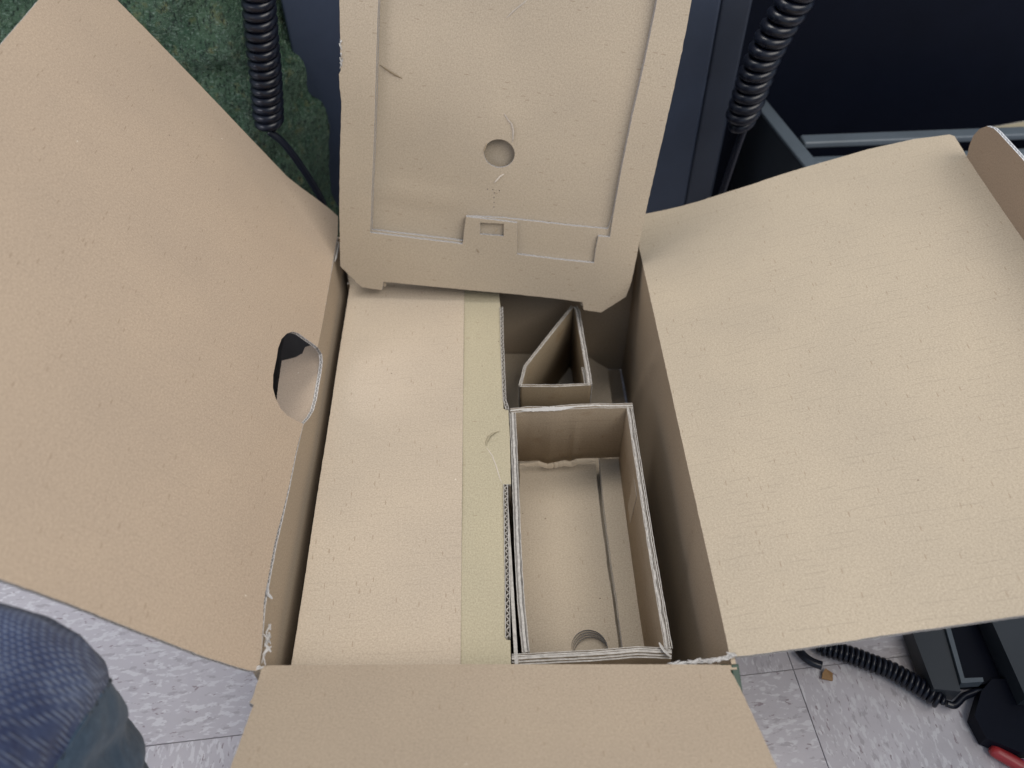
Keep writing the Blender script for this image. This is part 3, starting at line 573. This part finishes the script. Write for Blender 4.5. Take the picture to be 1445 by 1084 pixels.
# ------------------------------------------------------------------ triangular sleeve behind the tray
tri = empty('triangular_cardboard_sleeve', (.09, .64, -.187)); tag(tri, 'triangular upright cardboard sleeve standing behind the small tray', 'cardboard sleeve')
T = [Vector(p) for p in G['tri']]; ZS = -.078
two = [(-.0013, .0008, .0003, 0), (0, .0008, .0003, .0012), (.0013, .0008, .0003, 0)]
sheets('front_panel', [T[0], T[0].lerp(T[4], .5)+Vector((0, -.0015)), T[4]], two, ZS, -.1855, tri, seed=11, sidem='brown')
sheets('left_panel', [T[0], T[1], T[1].lerp(T[2], .4), T[2]], [(-.0012, .0008, .0003, 0), (.0002, .0008, .0003, .001), (.0014, .0008, .0003, 0)], ZS, -.1855, tri, seed=12, sidem='brown', zbot_fn=lambda L: -.1855 if L < .075 else -.1855)
sheets('right_panel', [T[2]+Vector((.004, 0)), T[3], T[4]], lay3[:4], ZS, -.1855, tri, seed=13, sidem='brown')
fluted('corner_tab', [T[4]+Vector((-.005, .004)), T[4]+Vector((-.0055, .030))], .0022, ZS-.004, -.12, tri, seed=3, pitch=.0042)

# ------------------------------------------------------------------ board lying in the bottom
bfr = (Vector((0, 0, -.187)), Vector((1, 0, 0)), Vector((0, 1, 0)), Vector((0, 0, 1)))
bb = panel('bottom_board', G['bb'], bfr, .02, 'traybase', None, disp=lambda x, y: .0006*math.sin(x*30+y*20), grid=.02, seed=70)
tag(bb, 'flat cardboard base board under the triangular sleeve at the bottom of the box', 'cardboard board')

# ------------------------------------------------------------------ floor
def vinyl():
    mt, nt, b = new_mat('vinyl_tile'); tc = nd(nt, 'ShaderNodeTexCoord').outputs['Object']
    oi = nd(nt, 'ShaderNodeObjectInfo'); cmb = nd(nt, 'ShaderNodeCombineXYZ'); nt.links.new(math_(nt, 'MULTIPLY', oi.outputs['Random'], 9.0), cmb.inputs[0]); nt.links.new(math_(nt, 'MULTIPLY', oi.outputs['Random'], 5.0), cmb.inputs[1])
    va = nd(nt, 'ShaderNodeVectorMath', operation='ADD'); nt.links.new(tc, va.inputs[0]); nt.links.new(cmb.outputs[0], va.inputs[1]); v = va.outputs[0]
    base = mix(nt, 'MULTIPLY', 1.0, (.50, .475, .505), ramp(nt, noise_(nt, v, 12, 4), [(.3, (.9, .9, .9)), (.7, (1.08, 1.08, 1.08))]))
    def chips(scale, stretch, lo, hi, colr, base, rot):
        n = noise_(nt, mp(nt, v, (stretch, 1, 1), rot=(0, 0, rot)), scale, 3, .55)
        return mix(nt, 'MIX', ramp(nt, n, [(lo, (0, 0, 0)), (hi, (1, 1, 1))]), base, colr)
    c = chips(230, .42, .54, .60, (.60, .585, .61), base, 0)
    c = chips(190, .38, .60, .645, (.40, .375, .40), c, .2)
    c = chips(260, .40, .655, .69, (.30, .255, .275), c, -.2)
    nt.links.new(c, b.inputs['Base Color']); b.inputs['Roughness'].default_value = .38; b.inputs['Specular IOR Level'].default_value = .45
    bp = nd(nt, 'ShaderNodeBump'); bp.inputs['Distance'].default_value = .0006; nt.links.new(noise_(nt, v, 60, 3), bp.inputs['Height']); nt.links.new(bp.outputs[0], b.inputs['Normal'])
    return mt
vin = vinyl(); grout = plain('floor_joint', (.26, .25, .26), .8)
FZ = -.2185
bm = bmesh.new(); bmesh.ops.create_grid(bm, x_segments=1, y_segments=1, size=2.6); me = bpy.data.meshes.new('floor'); bm.to_mesh(me); bm.free()
fl = link('floor', me, None, (grout,)); fl.location = (0, .8, FZ-.0015); tag(fl, kind='structure')
TS = .470; bm = bmesh.new(); box_bm(bm, (0, 0, 0), (TS-.0009, TS-.0009, .003), .0003)
tme = bpy.data.meshes.new('floor_tile'); bm.to_mesh(tme); bm.free(); tme.materials.append(vin)
fl.rotation_euler = (0, 0, R(3.3))
for i in range(-3, 4):
    for j in range(-2, 4):
        o = bpy.data.objects.new('floor_tile', tme); col.objects.link(o); o.parent = fl
        o.location = (.303-.034+(i-.5)*TS, .296-.8+(j-.5)*TS, .0); o.rotation_euler = (0, 0, R(90)*((i+j) % 2)+R(180)*random.randint(0, 1))

# ------------------------------------------------------------------ behind the box
navys = plain('dark_painted_metal_strip', (.022, .029, .046), .45, nscale=8, var=.15)
navy = plain('dark_painted_metal', (.030, .041, .068), .5, nscale=8, var=.15, bump=.0003, bscale=160)
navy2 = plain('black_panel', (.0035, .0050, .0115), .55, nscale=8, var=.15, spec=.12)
greym = plain('grey_painted_metal', (.085, .105, .125), .42, nscale=12, var=.10, bump=.0003, bscale=200)
greyd = plain('dark_grey_metal', (.026, .032, .040), .5, nscale=12, var=.1)
rub = plain('black_cable_rubber', (.0055, .0070, .014), .30, nscale=80, var=.2, spec=.42)
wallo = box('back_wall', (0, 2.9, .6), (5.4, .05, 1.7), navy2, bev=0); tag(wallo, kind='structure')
ped = empty('desk_pedestal', (.05, 1.2, FZ)); tag(ped, 'dark blue-grey desk pedestal rising right behind the box between the hanging coiled cables', 'desk pedestal')
box('front_panel', (.0435, 1.13, .14), (.552, .22, .72), navy, ped, .004)
box('corner_strip', (.340, 1.13, .14), (.0405, .218, .72), navys, ped, .004)
box('foot', (.05, 1.12, FZ+.02), (.50, .20, .04), greyd, ped, .004)
dr = empty('low_metal_cabinet', (.8, 1.0, FZ)); tag(dr, 'low grey metal cabinet frame with a ledge, right of the dark pedestal', 'metal cabinet')
rt = Matrix.Rotation(R(8.0), 3, 'Z')
box('side_plate', (.4385, 1.0, -.122), (.017, .21, .196), greyd, dr, .002, rt)
box('top_rim', (.4385, 1.0, -.0205), (.021, .212, .006), greym, dr, .002, rt)
box('front_plate', (.86, .972, -.130), (.80, .008, .170), greyd, dr, .001)
box('ledge', (.86, .985, -.026), (.80, .022, .010), greym, dr, .003)
box('ledge', (.86, .962, -.044), (.80, .016, .006), greym, dr, .002)
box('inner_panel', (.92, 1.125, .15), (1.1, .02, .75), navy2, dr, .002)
tn = panel('wood_strip', [(-.16, -.008), (.20, -.012), (.20, .022), (.02, .010), (-.06, .0)], (Vector((.80, 1.03, -.045)), Vector((1, .02, .0)).normalized(), Vector((0, .35, .94)), Vector((0, -.94, .35))), .004, 'yellow', None, seed=80)
tag(tn, 'small yellowish board edge poking out above the grey ledge at the right', 'board')
c = empty('coiled_cable', G['c1'][0]); tag(c, 'black coiled cable hanging in front of the green crinkled fabric', 'cable', 'coiled black cables')
coil('coil', G['c1'], .0132, .0052, .0104, rub, c, tilt=.12); tube('cable_end', G['c1t'], .0045, rub, c)
c = empty('coiled_cable', G['c2'][0]); tag(c, 'glossy black coiled cable hanging beside the grey cabinet rim', 'cable', 'coiled black cables')
coil('coil', G['c2'], .0150, .0066, .0137, rub, c, tilt=.25); tube('cable_end', G['c2t'], .0048, rub, c)
c = empty('coiled_cable', G['c3'][0]); tag(c, 'dark coiled cable lying on the tiled floor at lower right', 'cable', 'coiled black cables')
coil('coil', G['c3'], .0072, .0025, .0053, rub, c, per=16); tube('cable_end', G['c3t'], .0035, rub, c); tube('cable_lead', G['c3u'], .0045, rub, c)
# green crinkled fabric
def green():
    mt, nt, b = new_mat('green_crinkled_fabric'); tc = nd(nt, 'ShaderNodeTexCoord').outputs['Object']
    n1 = noise_(nt, tc, 22, 5, .7); n2 = noise_(nt, mp(nt, tc, (1, 1, 2.4), rot=(.5, .8, .3)), 190, 4, .75)
    c = mix(nt, 'MIX', ramp(nt, n1, [(.35, (0, 0, 0)), (.7, (1, 1, 1))]), (.034, .092, .050), (.11, .185, .11)); c = mix(nt, 'MIX', ramp(nt, noise_(nt, tc, 70, 4), [(.56, (0, 0, 0)), (.75, (1, 1, 1))]), c, (.20, .19, .07))
    c = mix(nt, 'MIX', ramp(nt, noise_(nt, mp(nt, tc, (1, 1, 2.2), rot=(.3, .9, .5)), 210, 4, .8), [(.52, (0, 0, 0)), (.66, (1, 1, 1))]), c, (.25, .34, .27)); c = mix(nt, 'MIX', ramp(nt, noise_(nt, mp(nt, tc, (2, 1, 1), rot=(.9, .2, .5)), 130, 4, .8), [(.50, (0, 0, 0)), (.62, (1, 1, 1))]), c, (.012, .030, .018))  # light flecks paint the crinkle highlights into the colour
    nt.links.new(c, b.inputs['Base Color']); b.inputs['Roughness'].default_value = .27; b.inputs['Metallic'].default_value = .35; b.inputs['Specular IOR Level'].default_value = .8
    wv = nd(nt, 'ShaderNodeTexWave'); wv.inputs['Scale'].default_value = 160; wv.inputs['Distortion'].default_value = 9; wv.inputs['Detail'].default_value = 3; wv.inputs['Detail Scale'].default_value = .5
    nt.links.new(mp(nt, tc, (1, 1, 1), rot=(.4, .7, .9)), wv.inputs['Vector'])
    h = math_(nt, 'ADD', math_(nt, 'MULTIPLY', n2, .0050), math_(nt, 'ADD', math_(nt, 'MULTIPLY', noise_(nt, tc, 60, 5, .75), .014), math_(nt, 'MULTIPLY', wv.outputs[1], .0006)))
    bp = nd(nt, 'ShaderNodeBump'); bp.inputs['Distance'].default_value = 1; bp.inputs['Strength'].default_value = .9; nt.links.new(h, bp.inputs['Height']); nt.links.new(bp.outputs[0], b.inputs['Normal'])
    return mt
gm = green()
bm = bmesh.new(); NX, NY = 90, 90; g = []
for j in range(NY+1):
    row = []
    for i in range(NX+1):
        x = -1.25+i/NX*1.06; s = j/NY; z = FZ + s*.75; y = .92+.16*s+.05*math.sin(x*5)
        v = Vector((x, y, z)); d = noise.noise(v*7)*.045+abs(noise.noise(v*16))*.04+noise.noise(v*38)*.012+abs(noise.noise(v*80))*.006
        edge = max(0, (x+.30)/.15); row.append(bm.verts.new((x+.02*noise.noise(v*9)*i/NX, y-d+max(0, x+.285)*1.7, z)))
    g.append(row)
for j in range(NY):
    for i in range(NX):
        f = bm.faces.new((g[j][i], g[j][i+1], g[j+1][i+1], g[j+1][i])); f.smooth = True
me = bpy.data.meshes.new('green_fabric'); bm.to_mesh(me); bm.free(); gf = link('green_fabric', me, None, (gm,))
md = gf.modifiers.new('thickness', 'SOLIDIFY'); md.thickness = .003
tag(gf, 'crinkled shiny dark green fabric heaped behind the left flap', 'fabric')
# dark bag beside the box seen through the handle hole
bag = box('dark_storage_bin', (-.36, .70, -.14), (.24, .30, .155), greyd, None, .02); tag(bag, 'dark grey bin on the floor, glimpsed through the handle hole', 'bin')

# ------------------------------------------------------------------ lower right: equipment foot, pens, scraps
eq = empty('equipment_stand', (.44, .28, FZ)); tag(eq, 'dark grey metal equipment stand on the floor at lower right', 'metal stand')
def slab(name, key, z, t, mat):
    fr_ = (Vector((0, 0, z)), Vector((1, 0, 0)), Vector((0, 1, 0)), Vector((0, 0, 1)))
    o = panel(name, G[key], fr_, t, 'brown', eq, rag=0, step=.05)
    o.data.materials.clear(); o.data.materials.append(mat); o.data.materials.append(mat); o.data.materials.append(mat); return o
slab('left_rail', 'st_rail', -.190, .022, greyd); slab('inner_rim', 'st_rim', -.187, .012, greym)
slab('base_plate', 'st_base', -.205, .010, navy2); slab('right_rail', 'st_rail2', -.180, .034, greyd)
slab('shadow_slab', 'st_shadow', -.198, .017, navy2)  # black slab put in for the shadow beside the stand
ds = empty('added_shade_block', (.75, -.1, FZ)); tag(ds, 'added dark block out of view past the lower right corner, shading the floor', 'shade block')  # unseen block, added to keep light off the lower right floor
box('body', (.745, -.09, .10), (.30, .60, .62), greyd, ds, .004)
box('block_front', (.592, -.09, .17), (.010, .56, .20), greyd, ds, .003)
box('block_front', (.592, -.09, -.06), (.010, .56, .22), greyd, ds, .003)
red = plain('red_plastic', (.36, .03, .035), .35, nscale=40, var=.15); mag = plain('magenta_plastic', (.22, .02, .08), .35)
p = [Vector(v) for v in G['pen']]
bm = bmesh.new(); sp = spline(p, 8); rad = [.0062]*len(sp); rad[0] = .0035; rad[1] = .0058; sweep(sp, rad, 14, bm); me = bpy.data.meshes.new('marker'); bm.to_mesh(me); bm.free()
mk = link('marker', me, None, (red,)); tag(mk, 'red plastic marker lying on the tiled floor in the corner', 'marker')
p = [Vector(v) for v in G['pen2']]
bm = bmesh.new(); sp = spline(p, 8); rad = [.0055]*len(sp); rad[0] = .003; sweep(sp, rad, 14, bm); me = bpy.data.meshes.new('marker'); bm.to_mesh(me); bm.free()
mk = link('marker', me, None, (mag,)); tag(mk, 'dark magenta marker beside the red one at the very corner', 'marker')
org = plain('orange_paper', (.30, .17, .07), .7)
bm = bmesh.new(); ov_ = [(0, 0), (.010, -.003), (.013, .005), (.006, .009), (.002, .005)]
vv = [bm.verts.new((x, y, .001+.002*math.sin(x*300))) for x, y in ov_]; f = bm.faces.new(vv); r = bmesh.ops.extrude_face_region(bm, geom=[f]); bmesh.ops.translate(bm, verts=[v for v in r['geom'] if isinstance(v, bmesh.types.BMVert)], vec=(0, 0, .0025))
me = bpy.data.meshes.new('orange_scrap'); bm.to_mesh(me); bm.free(); os_ = link('orange_scrap', me, None, (org,)); os_.location = (.322, .300, FZ+.001); tag(os_, 'small orange scrap lying beside the coiled cable on the floor', 'scrap')
gs = box('green_strap', (NR.x+.004, NR.y-.004, -.03), (.006, .030, .05), plain('green_strap', (.01, .04, .022), .5), None, .001, Matrix.Rotation(.4, 3, 'X')); tag(gs, 'short dark green strap under the near right corner of the box', 'strap')

# ------------------------------------------------------------------ the sitting person's knee
def denim(name, stripes):
    mt, nt, b = new_mat(name); uv = nd(nt, 'ShaderNodeTexCoord').outputs['Object']
    def wave(rot, pitch, dist):
        v = mp(nt, uv, (1, 1, 1), rot=rot); s = nd(nt, 'ShaderNodeSeparateXYZ'); nt.links.new(v, s.inputs[0])
        return math_(nt, 'SINE', math_(nt, 'ADD', math_(nt, 'MULTIPLY', s.outputs[0], 2*math.pi/pitch), math_(nt, 'MULTIPLY', noise_(nt, uv, dist, 2), 9.0)))
    if stripes:
        a = wave((0, 0, R(108)), .0029, 9); b2 = wave((0, 0, R(20)), .0031, 11)
        k = math_(nt, 'ADD', math_(nt, 'MULTIPLY', a, .45), math_(nt, 'MULTIPLY', math_(nt, 'MULTIPLY', a, b2), .55))
        k = math_(nt, 'ADD', k, math_(nt, 'MULTIPLY', math_(nt, 'SUBTRACT', noise_(nt, uv, 30, 5, .7), .5), 2.6))
        c = ramp(nt, math_(nt, 'MULTIPLY_ADD', k, .5, .5), [(.15, (.012, .019, .060)), (.55, (.035, .052, .115)), (.93, (.15, .185, .27))])
        h = k
    else:
        k = noise_(nt, uv, 160, 5, .7)
        c = ramp(nt, k, [(.25, (.022, .040, .066)), (.6, (.042, .070, .105)), (.85, (.08, .115, .16))]); h = k
    nt.links.new(c, b.inputs['Base Color']); b.inputs['Roughness'].default_value = .85; b.inputs['Sheen Weight'].default_value = .12; b.inputs['Specular IOR Level'].default_value = .2
    bp = nd(nt, 'ShaderNodeBump'); bp.inputs['Distance'].default_value = .0004; nt.links.new(h, bp.inputs['Height']); nt.links.new(bp.outputs[0], b.inputs['Normal'])
    return mt
dm1, dm2 = denim('denim_striped', True), denim('denim_side', False)
pers = empty('person', (-.25, .10, FZ)); tag(pers, 'seated person of whom only one knee in faded blue jeans shows', 'person')
path = spline([(x-.078, y+.046, z) for x, y, z in ((-.40, -.42, .16), (-.335, -.18, .165), (-.272, .05, .165), (-.245, .125, .12), (-.238, .130, .03), (-.245, .10, -.08), (-.25, .08, FZ+.01))], 22)
n = len(path); rad = []
for i in range(n):
    t = i/(n-1); rad.append(interp([(0, .098), (.3, .086), (.42, .079), (.5, .078), (.62, .070), (.8, .066), (1, .068)], t))
PN = Vector((.80, -.29, -.525)).normalized(); PC = Vector((-.2127, .1903, .15))
def wr(q, t, a):
    d = .0045*noise.noise(q*22)+.0022*abs(noise.noise(q*55))+.006*noise.noise(Vector((q.x*6, q.y*14, q.z*9)))
    s_ = (q-PC).dot(PN); d += -.0045*math.exp(-(s_/.007)**2) + (-.004*max(0, min(1, s_/.03)))
    d += .0030*math.sin((q.y*1.6+q.x*.7+q.z*1.2)*95+3*noise.noise(q*14))*max(0, min(1, (s_-.004)/.02))
    c = path[min(n-1, int(t*(n-1)))]; return q+(q-c).normalized()*d
bm = bmesh.new(); rings = sweep(path, rad, 72, bm, wr)
# the side panel of the trousers starts at the seam
pn = PN; pc_ = PC
bmesh.ops.bisect_plane(bm, geom=list(bm.verts)+list(bm.edges)+list(bm.faces), plane_co=pc_, plane_no=pn)
bm.verts.ensure_lookup_table(); sv = [v.co.copy() for v in bm.verts if abs((v.co-pc_).dot(pn)) < 1e-5]
for f in bm.faces: f.material_index = 1 if (f.calc_center_median()-pc_).dot(pn) > 0 else 0
ctr = sum(sv, Vector())/max(1, len(sv)); ax1 = pn.orthogonal().normalized(); ax2 = pn.cross(ax1)
sv.sort(key=lambda v: math.atan2((v-ctr).dot(ax1), (v-ctr).dot(ax2)))
me = bpy.data.meshes.new('jeans'); bm.to_mesh(me); bm.free(); jn = link('jeans', me, pers, (dm1, dm2))
if len(sv) > 8:
    sv = [sv[i] for i in range(0, len(sv), 2)]; bm = bmesh.new(); sweep(sv+[sv[0]], .0016, 6, bm); me = bpy.data.meshes.new('seam'); bm.to_mesh(me); bm.free(); link('seam', me, pers, (dm2,))
